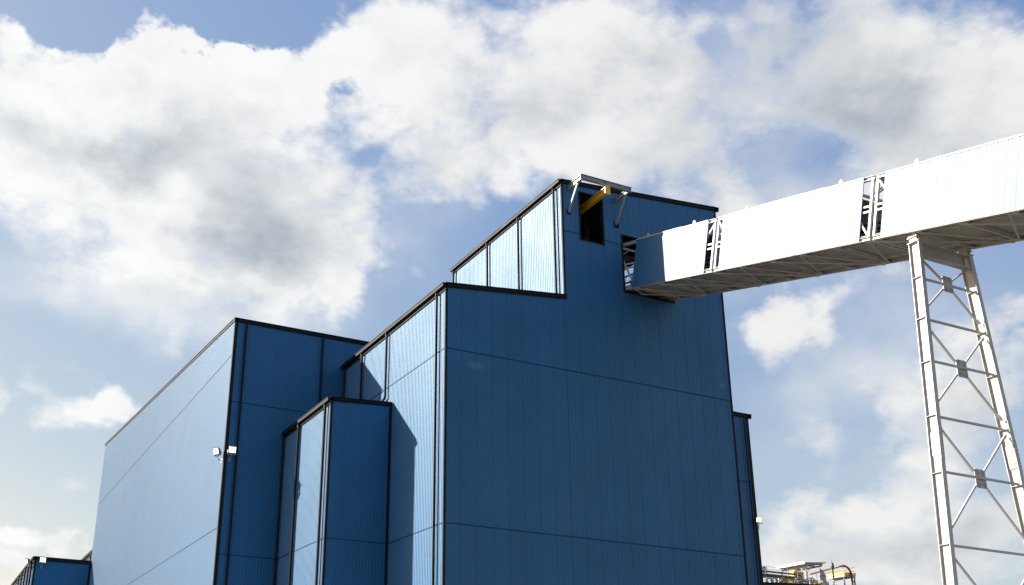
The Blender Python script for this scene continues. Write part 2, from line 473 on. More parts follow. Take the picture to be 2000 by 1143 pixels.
# ------------------------------------------------------------------ low buildings
PX, PY0, PY1, PZ = -15.22, 76.9, 110.0, 21.42
pb = thing('low_building', 'low blue building far left with two lamps on its corner, behind the long hall', 'building', (PX,PY0,0))
w = clad(MB(), 'x', PY0, -1, PX, XL-.05, 0, PZ); w.build('wall', M['blue'], pb)
w = clad(MB(), 'y', PX, -1, PY0, PY1, 0, PZ); w.build('wall', M['blue'], pb)
w = clad(MB(), 'x', PY1, 1, PX, 4, 0, PZ); w.build('wall', M['blue'], pb)
MB().quad((PX,PY0,PZ-.08), (XL-.05,PY0,PZ-.08), (XL-.05,LY1+.1,PZ-.08), (PX,LY1+.1,PZ-.08)).quad(
    (PX,LY1+.1,PZ-.08), (4,LY1+.1,PZ-.08), (4,PY1,PZ-.08), (PX,PY1,PZ-.08)).build('roof', M['roof'], pb)
coping(pb, (PX-.08,PY0,PZ+.02), (XL-.06,PY0,PZ+.02), (0,-1,0), .42)
gutter(pb, (PX,PY0-.1,PZ), (PX,PY1,PZ), (-1,0,0), .5)
corner(pb, PX, PY0, -1, -1, 0, PZ-.5, .2)
corner(pb, XL-.06, PY0, 1, -1, 0, PZ-.4, .2)
for y in (78.2, 81.5, 85.5, 89.5, 93.5): downpipe(pb, PX, y, -1, 0, 0, PZ-.4, .10)
ub = thing('low_building', 'sliver of a flat roofed block rising behind the low building beside the long hall', 'building', (-8,84,0))
w = clad(MB(), 'y', -8.0, -1, 78.6, 109, 20, 23.6); w.build('wall', M['blue'], ub)
w = clad(MB(), 'x', 109, 1, -8, 4, 0, 23.6); w.build('wall', M['blue'], ub)
w = MB(); w.quad((4,78.6,20),(4,109,20),(4,109,23.6),(4,78.6,23.6)); w.quad((-8,78.6,23.52),(4,78.6,23.52),(4,109,23.52),(-8,109,23.52)); w.build('roof', M['roof'], ub)
gutter(ub, (-8,78.6,23.6), (-8,109,23.6), (-1,0,0), .4)
downpipe(ub, -8, 82.6, -1, 0, 21.35, 23.3, .1)
lb = thing('low_building', 'dark parapet of a low blue building below the process pipes at lower right', 'building', (52,30,0))
w = clad(MB(), 'x', 30, -1, 44, 59.9, 0, 17.55, 18.24); w.build('wall', M['blue'], lb)
w = clad(MB(), 'y', 59.9, 1, 30, 48, 0, 18.24); w.build('wall', M['blue'], lb)
w = clad(MB(), 'y', 44, -1, 30, 48, 0, 17.55); w.build('wall', M['blue'], lb)
w = clad(MB(), 'x', 48, 1, 44, 59.9, 0, 17.55, 18.24); w.build('wall', M['blue'], lb)
MB().quad((44,30,17.45), (59.9,30,18.14), (59.9,48,18.14), (44,48,17.45)).build('roof', M['roof'], lb)
coping(lb, (44,30,17.56), (59.98,30,18.25), (0,-1,0), .42)
coping(lb, (59.9,29.9,18.26), (59.9,48,18.26), (1,0,0), .42)

# ------------------------------------------------------------------ conveyor gallery
GX0, GX1 = 13.75, 18.0
TH = math.atan(.2607); GZ = 31.36; GH = 3.32
gd = Vector((0,-math.cos(TH),-math.sin(TH))); gn = Vector((0,-math.sin(TH),math.cos(TH)))
def G(s, x, h): return Vector((x,0,GZ)) + gd*s + gn*h
GE = 41.0
gal = thing('conveyor_gallery', 'enclosed conveyor gallery on a slope, glaring white in the sun, running out of the tower', 'conveyor', (15.9,0,31.3))
mods = ((.82, 8.28, -1.6, 8.93), (9.62, 20.38, 9.12, 20.98), (21.72, GE, 21.17, GE+.2))
def gclad(mb, x, out, s0, s1):
    pts = profile(s0, s1, .52, .0045, 0)
    for (a, da), (b, db) in zip(pts, pts[1:]):
        q = [G(a,x-out*da,-.03), G(b,x-out*db,-.03), G(b,x-out*db,GH), G(a,x-out*da,GH)]
        if out > 0: q.reverse()
        mb.quad(*q)
    for e, sg in ((s0, 1), (s1, -1)):        # returned sheet edge
        mb.quad(G(e,x,-.03), G(e,x-out*.05,-.03), G(e,x-out*.05,GH), G(e,x,GH))
    return mb
for i, (c0, c1, m0, m1) in enumerate(mods):
    for x, out in ((GX0,-1), (GX1,1)):
        s0 = c0 if out < 0 or i else 3.0
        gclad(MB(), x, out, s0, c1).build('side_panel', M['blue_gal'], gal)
    # top sheet
    t = MB(); k = c0 + (2.6 if i else .2); kend = c1 - 2.6
    while k < kend:
        e = min(k+1.1, kend)
        t.hexa([G(k,GX0-.04,GH+.05), G(e-.01,GX0-.04,GH+.05), G(e-.01,GX1+.04,GH+.05), G(k,GX1+.04,GH+.05),
                G(k,GX0-.04,GH+.075), G(e-.01,GX0-.04,GH+.075), G(e-.01,GX1+.04,GH+.075), G(k,GX1+.04,GH+.075)])
        k += 1.1
    t.build('roof_sheet', M['white'], gal)
    t = MB(); a, b = (c0 if i else 3.0)+.1, c1-.1
    t.hexa([G(a,GX1-.030,.25), G(b,GX1-.030,.25), G(b,GX1-.026,.25), G(a,GX1-.026,.25), G(a,GX1-.030,GH-.2), G(b,GX1-.030,GH-.2), G(b,GX1-.026,GH-.2), G(a,GX1-.026,GH-.2)])
    t.build('brightening_liner', M['white'], gal)  # pale sheet added on the far side to brighten the gallery inside
    # edge flashings along the side panels
    t = MB(); t.bar(G(c0,GX0,GH+.02), G(c1,GX0,GH+.02), .07, .05, gn); t.build('edge_flashing', M['white'], gal)
    # deck sheets
    t = MB(); k = m0
    while k < m1-.05:
        e = min(k+2.4, m1)
        a = [G(k,GX0+.06,.20), G(e-.02,GX0+.06,.20), G(e-.02,GX1-.06,.20), G(k,GX1-.06,.20)]
        t.hexa(a+[v+gn*.03 for v in a]); k += 2.4
    t.build('deck_plate', M['deck'], gal)
    # chords
    for x in (GX0+.12, GX1-.12):
        for h in (.04, GH-.06):
            MB().ibeam(G(m0,x,h), G(m1,x,h), .20, .20, .02, .02, gn).build('chord', M['chord' if h < 1 else 'white'], gal)
    # stringers under the deck
    for x in (GX0+.68, GX1-.68):
        MB().ibeam(G(m0+.1,x,.10), G(m1-.1,x,.10), .10, .17, .012, .012, gn).build('stringer', M['chord'], gal)
    # floor beams
    n = max(2, round((m1-m0)/2.42)); st = (m1-m0)/n
    for j in range(n+1):
        sj = min(max(m0+j*st, m0+.08), m1-.08)
        MB().ibeam(G(sj,GX0+.23,.055), G(sj,GX1-.23,.055), .12, .20, .014, .012, gn).build('floor_beam', M['chord'], gal)
    # plan bracing under the floor beams
    for j in range(n):
        a, b = m0+j*st, m0+(j+1)*st
        xa, xb = (GX0+.2, GX1-.2) if j % 2 else (GX1-.2, GX0+.2)
        MB().bar(G(a+.1,xa,-.085), G(b-.1,xb,-.085), .09, .05, gn).build('plan_brace', M['chord'], gal)
        if j % 2 == 0 and j+1 < n: MB().bar(G(a+.15,GX0+.2,-.14), G(b+st-.15,GX1-.2,-.14), .09, .05, gn).build('plan_brace', M['chord'], gal)
    # knee gussets at the nodes
    for j in range(n+1):
        sj = min(max(m0+j*st, m0+.2), m1-.2)
        for x, sg in ((GX0+.22,1), (GX1-.22,-1)):
            a = [G(sj-.28,x,-.062), G(sj+.28,x,-.062), G(sj+.10,x+sg*.42,-.062), G(sj-.10,x+sg*.42,-.062)]
            MB().hexa(a+[v+gn*.012 for v in a]).build('gusset_plate', M['chord'], gal)
    # side trusses: posts, mid rail, diagonals
    for x in (GX0+.12, GX1-.12):
        t = MB()
        for j in range(n+1):
            sj = min(max(m0+j*st, m0+.07), m1-.07)
            t.bar(G(sj,x,.14), G(sj,x,GH-.16), .13, .13, gd)
        for j in range(n):
            a, b = m0+j*st, m0+(j+1)*st
            for hh in (1.50, 1.78): t.bar(G(a+.1,x,hh), G(b-.1,x,hh), .09, .10, gn)
            h0, h1 = (.2, GH-.25) if j % 2 else (GH-.25, .2)
            t.bar(G(a+.12,x+.0,h0), G(b-.12,x,h1), .075, .10, gn)
        t.build('side_truss', M['white'], gal)
    # sway frames and conveyor inside
    t = MB()
    for j in range(n+1):
        sj = min(max(m0+j*st, m0+.07), m1-.07)
        t.bar(G(sj,GX0+.2,GH-.1), G(sj,GX1-.2,GH-.1), .1, .14, gn)
        t.bar(G(sj,GX0+.2,GH-.9), G(sj,GX0+1.0,GH-.2), .07, .07, gn)
        t.bar(G(sj,GX1-.2,GH-.9), G(sj,GX1-1.0,GH-.2), .07, .07, gn)
        for x in (15.3, 16.7): t.bar(G(sj,x,.24), G(sj,x,1.05), .08, .08, gd)
        t.bar(G(sj,15.2,1.05), G(sj,16.8,1.05), .08, .08, gn)
    for x in (15.25, 16.75): t.bar(G(m0+.1,x,1.18), G(m1-.1,x,1.18), .07, .16, gn)
    t.build('conveyor_frame', M['galv'], gal)
    t = MB()
    a = [(15.3,1.42), (15.65,1.26), (16.35,1.26), (16.7,1.42)]
    for (xa,ha), (xb,hb_) in zip(a, a[1:]):
        t.hexa([G(m0,xa,ha), G(m0,xb,hb_), G(m1,xb,hb_), G(m1,xa,ha), G(m0,xa,ha+.02), G(m0,xb,hb_+.02), G(m1,xb,hb_+.02), G(m1,xa,ha+.02)])
    t.build('conveyor_belt', M['rubber'], gal)
    for x in (GX0+1.05, GX1-1.05):
        t = MB()
        for h in (.75, 1.25): t.tube([G(m0,x,h), G(m1,x,h)], .022, 6)
        for j in range(n+1): t.tube([G(min(max(m0+j*st,m0+.1),m1-.1),x,.22), G(min(max(m0+j*st,m0+.1),m1-.1),x,1.25)], .022, 6)
        t.build('walkway_rail', M['galv'], gal)
def lug(s, x):
    mb = MB(); pts = []
    for k in range(9):
        a = math.pi*k/8; pts.append(G(s+.11*math.cos(a), x, GH+.22+.11*math.sin(a)))
    pts = [G(s+.11,x,GH+.06)] + pts + [G(s-.11,x,GH+.06)]
    mb.prism(pts, (.045,0,0)); lo = mb.build('lifting_lug', M['white'], gal)
    h = MB(); h.prism([G(s+.045*math.cos(2*math.pi*k/10), x-.003, GH+.22+.045*math.sin(2*math.pi*k/10)) for k in range(10)], (.051,0,0))
    h.build('lug_hole', M['bolt'], lo)
for s in (1.95, 6.75, 11.55, 18.72, 23.5, 31.0):
    lug(s, GX0+.10); lug(s, GX1-.14)

# ------------------------------------------------------------------ trestle
TY = -22.58; TCX = 15.95
lx = lambda z, sg: TCX + sg*(1.75 + (25.2-z)*.0735)
tr = thing('trestle_tower', 'tall off-white steel trestle with crossed braces carrying the conveyor gallery', 'trestle', (TCX,TY,0))
ZT = 24.95
for sg in (-1, 1):
    p0, p1 = (lx(0,sg),TY,0), (lx(ZT,sg),TY,ZT)
    lg = MB(); lg.ibeam(p0, p1, .25, .58, .03, .022, up=(0,1,0)); leg = lg.build('leg', M['white'], tr)
    for z in (23.08, 20.93, 18.72, 16.08, 13.4, 10.17, 7.0, 3.6):
        for side in (-1, 1):
            x = lx(z,sg)+side*.066
            MB().box(x-.05, x+.05, TY-.26, TY+.26, z-.01, z+.01).build('stiffener', M['white'], leg)
    # bolted splice
    sp = MB(); zc0 = 14.75
    for yy in (-.299, .299):
        a, b = Vector((lx(zc0-.8,sg),TY+yy,zc0-.8)), Vector((lx(zc0+.8,sg),TY+yy,zc0+.8))
        sp.bar(a, b, .24, .016, (0,1,0))
    sp.bar((lx(zc0-.55,sg)-.03,TY,zc0-.55), (lx(zc0+.55,sg)-.03,TY,zc0+.55), .03, .42, (0,1,0))
    so = sp.build('splice_plate', M['white'], leg)
    bo = MB()
    for k in range(8):
        z = zc0-.7+k*.2
        for dx in (-.09, .09):
            bo.box(lx(z,sg)+dx-.02, lx(z,sg)+dx+.02, TY-.322, TY-.306, z-.02, z+.02)
        if 1 <= k <= 6:
            for dy in (-.14, -.05, .05, .14): bo.box(lx(z,sg)-.065, lx(z,sg)-.045, TY+dy-.018, TY+dy+.018, z-.018, z+.018)
    bo.build('bolts', M['bolt'], so)
    # head: cap plate, bearing
    x = lx(ZT, sg)
    cpz = MB(); cpz.box(x-.17, x+.17, TY-.33, TY+.33, ZT, ZT+.04); cpz.build('cap_plate', M['white'], tr)
    be = MB(); zb_ = ZT+.042
    be.box(x-.13, x+.13, TY-.20, TY+.20, zb_, zb_+.20); be.box(x-.02, x+.02, TY-.27, TY+.27, zb_, zb_+.19)
    be.box(x-.19, x+.19, TY-.28, TY+.28, zb_+.203, zb_+.24)
    be.box(x-.14, x+.14, TY-.24, TY+.24, zb_+.243, zb_+.40)
    be.build('bearing', M['white'], tr)
    bp = MB(); bp.box(lx(0,sg)-.45, lx(0,sg)+.45, TY-.5, TY+.5, .004, .06); bp.build('base_plate', M['white'], tr)
MB().ibeam((lx(24.6,-1)+.16,TY,24.62), (lx(24.6,1)-.16,TY,24.62), .36, .66, .03, .02).build('cap_beam', M['white'], tr)
nodes = (24.25, 20.93, 16.08, 10.17, 3.9)
mids = (23.06, 18.73, 13.42, 7.1)
for z in (23.08, 20.93, 18.73, 16.08, 13.42, 10.17, 7.1, 3.9):
    MB().bar((lx(z,-1)+.14,TY-.16 if z in mids else TY,z), (lx(z,1)-.14,TY-.16 if z in mids else TY,z), .08, .10).build('cross_bar', M['white'], tr)
for k, zm in enumerate((23.08, 18.73, 13.42, 7.1)):
    za, zb_ = nodes[k]-(.3 if k else .0), nodes[k+1]+.45
    for sg in (-1, 1):
        c = Vector((TCX,TY,zm))
        for z in (za, zb_):
            e = Vector((lx(z,sg)-sg*.15,TY,z)); d = (c-e).normalized()
            MB().bar(e, c-d*.22, .08, .085, (0,1,0)).build('diagonal_brace', M['white'], tr)
            g_ = MB(); f = e+d*.26
            g_.bar(e-d*.02, f, .125, .016, (0,1,0), 0, -.075); g_.build('end_gusset', M['white'], tr)
    q = .44 if k else .42
    gp = MB(); pts = [(TCX+a*q*.80, TY-.075, zm+b*q) for a, b in ((-.78,-1),(.78,-1),(1,-.8),(1,.8),(.78,1),(-.78,1),(-1,.8),(-1,-.8))]
    gp.prism(pts, (0,.03,0)); go_ = gp.build('centre_gusset', M['white'], tr)
    bo = MB()
    for sx in (-1, 1):
        for sz in (-1, 1):
            d = Vector((sx*.52,0,sz*.85)); n_ = Vector((-d.z,0,d.x))
            for t_ in (.27, .35, .43):
                for u_ in (-.06, .06):
                    p = Vector((TCX,TY-.09,zm))+d*t_+n_*u_
                    bo.box(p.x-.018, p.x+.018, p.y-.012, p.y+.014, p.z-.018, p.z+.018)
    bo.build('bolts', M['bolt'], go_)

# ------------------------------------------------------------------ floodlights
def make_flood(label):
    """lamp on a swan-neck arm; mounts at the origin on a wall facing -Y"""
    t = thing('floodlight', label, 'floodlight', (0,0,0), 'lit floodlights on the building corners')
    m = MB(); m.box(-.10, .10, -.03, .0, -.14, .14); m.build('wall_bracket', M['galv'], t)
    m = MB(); m.tube([(0,-.03,0), (0,-.22,.0), (0,-.33,.05), (0,-.38,.16), (0,-.38,.36)], .028, 8); m.build('arm', M['galv'], t)
    m = MB(); m.box(-.30,-.275,-.50,-.30,.30,.62); m.box(.275,.30,-.50,-.30,.30,.62); m.box(-.30,.30,-.43,-.33,.30-.03,.30-.002); m.build('yoke', M['galv'], t)
    # housing tilted downwards a little
    c = Vector((0,-.44,.62)); a = R(12)
    f = Vector((0,-math.cos(a),-math.sin(a))); u = Vector((0,-math.sin(a),math.cos(a))); x = Vector((1,0,0))
    hs = MB()
    fr = [c+f*.12+x*i*.27+u*j*.23 for i, j in ((-1,-1),(1,-1),(1,1),(-1,1))]
    bk = [c-f*.12+x*i*.19+u*j*.15 for i, j in ((-1,-1),(1,-1),(1,1),(-1,1))]
    hs.hexa(bk+fr); ho = hs.build('housing', M['galv'], t)
    ln = MB(); q = [c+f*.123+x*i*.245+u*j*.205 for i, j in ((-1,-1),(1,-1),(1,1),(-1,1))]
    ln.hexa(q+[v+f*.02 for v in q]); ln.build('lens', M['lamp'], ho)
    vs = MB(); q = [c+f*.10+x*-.28+u*.235, c+f*.10+x*.28+u*.235, c+f*.28+x*.28+u*.25, c+f*.28+x*-.28+u*.25]
    vs.hexa(q+[v+u*.012 for v in q]); vs.build('visor', M['galv'], ho)
    bx = MB(); bx.box(-.11,.11,-.36,-.20,.40,.56); bx.build('ballast_box', M['galv'], t)
    return t
fl = make_flood('glowing floodlight on the shaded front of the long hall, right of its corner')
fl.location = (-8.33, LY0-.02, 20.44)
def flood(label, loc, rz, sc=1):
    o = dup(fl); o.location = loc; o.rotation_euler = (0,0,rz); o.scale = (sc,)*3; o['label'] = label
    return o
flood('floodlight on a curved arm against the pale sunlit side of the long hall', (XL-.01, 18.15, 20.44), R(-68))
flood('glowing floodlight on the front of the low building at far left', (-14.38, PY0-.02, 20.30), 0, 1.25)
flood('floodlight sticking out past the left corner of the low building at far left', (PX-.02, 78.2, 20.3), R(-90), 1.25)
flood('floodlight at the outer edge of the narrow annex on the right', (RX-.02, RY0-.024, 16.85), R(-25), .78)

# ------------------------------------------------------------------ process plant beyond, lower right
rk = thing('pipe_rack', 'grey steel rack of beams under the process pipes beyond the buildings', 'pipe rack', (88,62,0))
for x in (80, 84.5, 89, 93):
    for y in (60.6, 65.4): MB().ibeam((x,y,0), (x,y,24.7), .25, .25, up=(0,1,0)).build('column', M['galv'], rk)
    MB().ibeam((x,60.3,24.55), (x,65.7,24.55), .15, .25).build('beam', M['galv'], rk)
for y in (60.6, 65.4): MB().ibeam((79.5,y,23.6), (93.4,y,23.6), .2, .3).build('beam', M['galv'], rk)
t = MB()
for x in (81, 83.2, 85.1, 87, 90.6, 92): t.tube([(x,60.2,23.6), (x,60.2,26.1)], .03, 6)
for z in (25.75, 26.1): t.tube([(79.5,60.2,z), (88.3,60.2,z)], .028, 6)
t.build('handrail', M['galv'], rk)
for (y, z, r, x1, mat, lab) in ((60.5,24.95,.24,87.6,'pipedark','thick dark grey pipe running level along the rack, the lowest of the pipes'),
                                (61.2,25.62,.14,88.6,'pipedark','thin dark pipe above the thick dark one on the rack'),
                                (62.2,25.05,.20,92.5,'pipe','pale grey pipe running behind the dark pipes on the rack'),
                                (63.6,25.4,.16,93.0,'white','white pipe at the back of the rack')):
    m = MB(); m.tube([(78.5,y,z), (x1-.5,y,z), (x1-.15,y,z-.05), (x1,y,z-.3), (x1,y,z-1.6)], r, 12)
    o = m.build('process_pipe', M[mat], None); tag(o, lab, 'pipe', 'process pipes on the rack')
vs = thing('process_vessel', 'small white vessel with a flanged top at the left end of the pipes', 'vessel', (82,61.8,25.2))
m = MB(); m.tube([(81.9,61.6,24.9), (81.9,61.6,25.1), (81.9,61.6,26.2), (81.9,61.6,26.45)], [.3,.45,.45,.2], 14); m.build('shell', M['white'], vs)
m = MB(); m.tube([(81.9,61.6,26.1), (81.9,61.6,26.2)], .52, 14); m.build('flange', M['galv'], vs)
m = MB(); m.tube([(81.2,61.5,24.9), (81.2,61.5,26.6)], .035, 6); m.tube([(82.5,61.5,24.9), (82.5,61.5,26.75)], .03, 6); m.build('mast', M['galv'], vs)
cn = thing('canopy', 'white steel canopy with a pitched sheet roof above the process pipes', 'canopy', (90.4,62.7,24.7))
m = MB(); p = [(88.3,59.8,27.12), (92.4,59.8,27.46), (92.4,65.7,27.46), (88.3,65.7,27.12)]
m.hexa([Vector(v) for v in p]+[Vector(v)+Vector((0,0,.14)) for v in p]); m.build('roof', M['white'], cn)
m = MB(); m.box(88.24,88.298,59.8,65.7,27.02,27.40); m.build('fascia', M['white'], cn)
m = MB()
for y in (60.4, 61.9, 63.4, 64.9): m.ibeam((88.32,y,27.00), (92.3,y,27.33), .12, .2, .015, .012)
m.build('purlin', M['white'], cn)
m = MB(); m.ibeam((88.9,60.0,26.78), (88.9,65.5,26.78), .14, .22); m.ibeam((91.7,60.0,27.02), (91.7,65.5,27.02), .14, .22); m.build('beam', M['white'], cn)
for x, y in ((88.9,60.3), (91.7,60.3), (88.9,65.2), (91.7,65.2)):
    m = MB(); m.ibeam((x,y,24.7), (x,y,26.66), .18, .18, up=(0,1,0)); m.build('post', M['white'], cn)
m = MB()
for y, d in ((60.3,1), (65.2,-1)): m.bar((88.9,y,25.7), (88.9,y+d*1.1,26.66), .09, .09)
m.bar((88.9,60.3,25.7), (89.9,60.3,26.9), .09, .09); m.build('knee_brace', M['white'], cn)
yb = thing('cabinet', 'yellow equipment cabinet standing under the white canopy', 'cabinet', (89.3,62.8,24.7))
m = MB(); m.box(88.5,90.4,62.4,63.3,24.7,26.35); m.build('body', M['yellow'], yb, .02)
m = MB(); m.box(88.6,89.4,62.36,62.398,24.85,26.2); m.box(89.5,90.3,62.36,62.398,24.85,26.2); m.build('door', M['yellow'], yb)
pf = thing('access_platform', 'steel access platform with yellow edge and yellow handrails at the right end of the plant', 'platform', (97,61.5,0))
m = MB(); m.box(96,98.2,59.98,64.4,26.12,26.2); m.build('floor', M['deck'], pf)
m = MB(); m.box(95.94,95.998,59.95,64.4,26.22,26.46); m.box(95.94,98.26,59.9,59.976,26.22,26.46); m.build('toe_board', M['yellow'], pf)
m = MB(); m.ibeam((96.02,59.98,25.98), (96.02,64.4,25.98), .14, .26); m.ibeam((98.16,59.98,25.98), (98.16,64.4,25.98), .14, .26); m.ibeam((96,60.05,25.97), (98.2,60.05,25.97), .14, .24); m.build('edge_beam', M['white'], pf)
for x, y in ((96.05,60.2), (98.15,60.2), (96.05,64.2), (98.15,64.2)):
    m = MB(); m.ibeam((x,y,0), (x,y,25.84), .17, .17, up=(0,1,0)); m.build('leg', M['white'], pf)
m = MB(); m.bar((96.05,60.2,22.6), (98.15,60.2,25.6), .07, .07); m.bar((98.15,60.2,22.6), (98.15,64.2,25.6), .07, .07); m.build('brace', M['galv'], pf)
m = MB()
for x, y in ((96,60), (98.2,60), (97.1,60), (96,62.2), (96,64.4), (98.2,62.2), (98.2,64.4)): m.tube([(x,y,26.2), (x,y,27.3)], .035, 6)
for z in (26.8, 27.3):
    m.tube([(96,64.4,z), (96,60,z), (98.2,60,z), (98.2,64.4,z)], .032, 6)
m.build('handrail', M['yellow'], pf)
m = MB(); pts = [(95.6,66.2,26.95), (95.6,60.6,27.33)]
k = 7
for i in range(k+1):
    a = math.pi/2*i/k
    pts.append((95.75+1.35*math.sin(a), 59.72, 26.05+1.30*math.cos(a)))
pts += [(97.1,59.72,24.2), (97.1,59.72,0.0)]
m.tube(pts, .15, 12)
o = m.build('process_pipe', M['rust'], None)
tag(o, 'reddish brown pipe bending down over the edge of the yellow railed platform', 'pipe')
gv = thing('vent_stack', 'small green vent with a thin tip standing by the platform', 'vent', (94.9,60.9,26.2))
m = MB(); m.tube([(94.2,60.4,25.5), (94.2,60.4,26.75), (94.2,60.4,26.85), (94.2,60.4,27.5), (94.2,60.4,27.72), (94.2,60.4,27.75)], [.10,.10,.25,.25,.17,.05], 12); m.build('body', M['green'], gv)
m = MB(); m.tube([(94.2,60.4,27.74), (94.2,60.4,28.3)], .04, 6); m.build('tip', M['green'], gv)
vs2 = thing('process_vessel', 'white cone topped vessel beside the canopy near the yellow railed platform', 'vessel', (91.6,60.0,23.7))
m = MB(); m.tube([(91.6,59.9,23.7), (91.6,59.9,25.6), (91.6,59.9,26.25), (91.6,59.9,26.4)], [.42,.42,.16,.14], 14); m.build('shell', M['white'], vs2)
m = MB(); m.tube([(91.6,59.9,25.5), (91.6,59.9,25.58)], .48, 14); m.build('flange', M['galv'], vs2)
# tangle of small valves and spools on the rack
kinds = [('white',.13), ('yellow',.10), ('pipe',.10), ('white',.10), ('galv',.07), ('rust',.07), ('yellow',.08)]
for i in range(34):
    x0_, y0_, y1_ = (83.2+i*.66, 60.1, 62.5) if i < 16 else (80.6+(i-16)*.78, 59.0, 59.9)
    mk, r = kinds[i % len(kinds)]
    x = x0_+random.uniform(-.2,.2); y = random.uniform(y0_,y1_); z0 = 23.3; h = random.uniform(.9,2.0) if i < 16 else random.uniform(.6,1.5)
    m = MB(); q = random.uniform(.5,1.1); d = random.choice((-1,1))
    m.tube([(x,y,z0), (x,y,z0+h-.2), (x+d*.06,y,z0+h-.06), (x+d*.2,y,z0+h), (x+d*q,y,z0+h), (x+d*(q+.12),y,z0+h-.1), (x+d*(q+.15),y,z0)], r, 8)
    m.tube([(x,y,z0+h*.45), (x,y,z0+h*.45+.07)], r*1.7, 10)
    o = m.build('pipe_spool', M[mk], None)
    cn_ = {'yellow':'yellow','white':'white','pipe':'pale grey','galv':'thin grey','rust':'brown'}[mk]
    tag(o, 'small %s looped pipe among the tangle of pipework under the canopy' % cn_, 'pipe', '%s looped pipes in the tangle under the canopy' % cn_)

# ------------------------------------------------------------------ camera
cam = D.cameras.new('Camera'); co = D.objects.new('Camera', cam); COL.objects.link(co)
yaw, pitch, roll = R(24.99184), R(19.91303), R(1.07595)
fw = Vector((math.sin(yaw)*math.cos(pitch), math.cos(yaw)*math.cos(pitch), math.sin(pitch)))
r0 = Vector((math.cos(yaw), -math.sin(yaw), 0)); u0 = r0.cross(fw)
rr = r0*math.cos(roll)+u0*math.sin(roll); uu = u0*math.cos(roll)-r0*math.sin(roll)
co.matrix_world = Matrix(((rr.x,uu.x,-fw.x,-26.745), (rr.y,uu.y,-fw.y,-53.71), (rr.z,uu.z,-fw.z,1.7), (0,0,0,1)))
cam.sensor_width = 36; cam.lens = 2038.77/2000*36
cam.shift_x = 180.156/2000; cam.shift_y = 140.627/2000
cam.clip_start = .1; cam.clip_end = 6000
scene.camera = co

# ------------------------------------------------------------------ sun + sky
S = Vector((-.655,.575,.487)).normalized()
EXPO = 1.35
sun = D.lights.new('Sun', 'SUN'); sun.energy = 5.0; sun.angle = R(.5); sun.color = (1,.94,.84)
so = D.objects.new('Sun', sun); COL.objects.link(so)
so.rotation_euler = S.to_track_quat('Z', 'Y').to_euler(); so.location = (0,0,80)

wd = D.worlds.new('World'); scene.world = wd; wd.use_nodes = True
t = NT(wd.node_tree); bg = t.n['Background']; out = t.n['World Output']
sky = t.add('ShaderNodeTexSky', sky_type='NISHITA'); sky.sun_disc = False
sky.sun_elevation = math.asin(S.z); sky.sun_rotation = math.atan2(S.x, S.y)
sky.air_density = 1.1; sky.dust_density = 1.0; sky.ozone_density = 1.6
SKYS = .072
# photographic response of the sky: flatter towards the horizon and the sun than the raw model
kx = 2**-EXPO
sp_ = t.add('ShaderNodeSeparateColor'); t.l.new(sky.outputs[0], sp_.inputs[0])
cc = t.add('ShaderNodeCombineColor')
for i, (mid, ref, pw) in enumerate(((.272,.26,.97), (.405,.41,.77), (.640,.65,.34))):
    v = t.math('POWER', t.math('MULTIPLY', sp_.outputs[i], SKYS/kx/ref), pw)
    t.l.new(t.math('MULTIPLY', v, mid*kx/SKYS), cc.inputs[i])
t.l.new(cc.outputs[0], bg.inputs[0]); bg.inputs[1].default_value = SKYS
#SKY_BEGIN
dirv = t.vmath('NORMALIZE', t.add('ShaderNodeTexCoord').outputs['Generated'])
sx = t.add('ShaderNodeSeparateXYZ'); t.l.new(dirv, sx.inputs[0])
az = t.math('ARCTAN2', sx.outputs[0], sx.outputs[1]); el = t.math('ARCSINE', sx.outputs[2])
cb = t.add('ShaderNodeCombineXYZ'); t.l.new(az, cb.inputs[0]); t.l.new(el, cb.inputs[1])
warp = t.noise(dirv, 9, 6, .6, color=True)
wv = t.vmath('SCALE', t.vmath('SUBTRACT', warp, (.5,.5,.5)), scale=.10)
flat = t.vmath('MULTIPLY', wv, (1,1,0))
uv = t.vmath('ADD', cb.outputs[0], flat)
def sky_dir(px, py):          # photo position -> sky azimuth / elevation (radians)
    v = (fw + rr*((px-819.844)/2038.77) - uu*((py-712.127)/2038.77)).normalized()
    return math.atan2(v.x, v.y), math.asin(v.z)
def blobs(lst, base=0.):
    acc = base
    for (px, py, rx, ry, rot, wgt) in lst:
        a, e = sky_dir(px, py); a1, _ = sky_dir(px+50, py); _, e1 = sky_dir(px, py-50)
        sa, se = (a1-a)/50, (e1-e)/50
        if rot: q = t.mapping(uv, (a,e,0), (0,0,R(-rot)), (abs(sa)*rx, abs(se)*ry, 1), 'TEXTURE')
        else: q = t.vmath('MULTIPLY', t.vmath('SUBTRACT', uv, (a,e,0)), (1/(abs(sa)*rx), 1/(abs(se)*ry), 1))
        ln = t.vmath('LENGTH', q, out=1)
        acc = t.math('ADD', acc, t.smooth(ln, .25, 1.35, wgt, 0))
    return acc
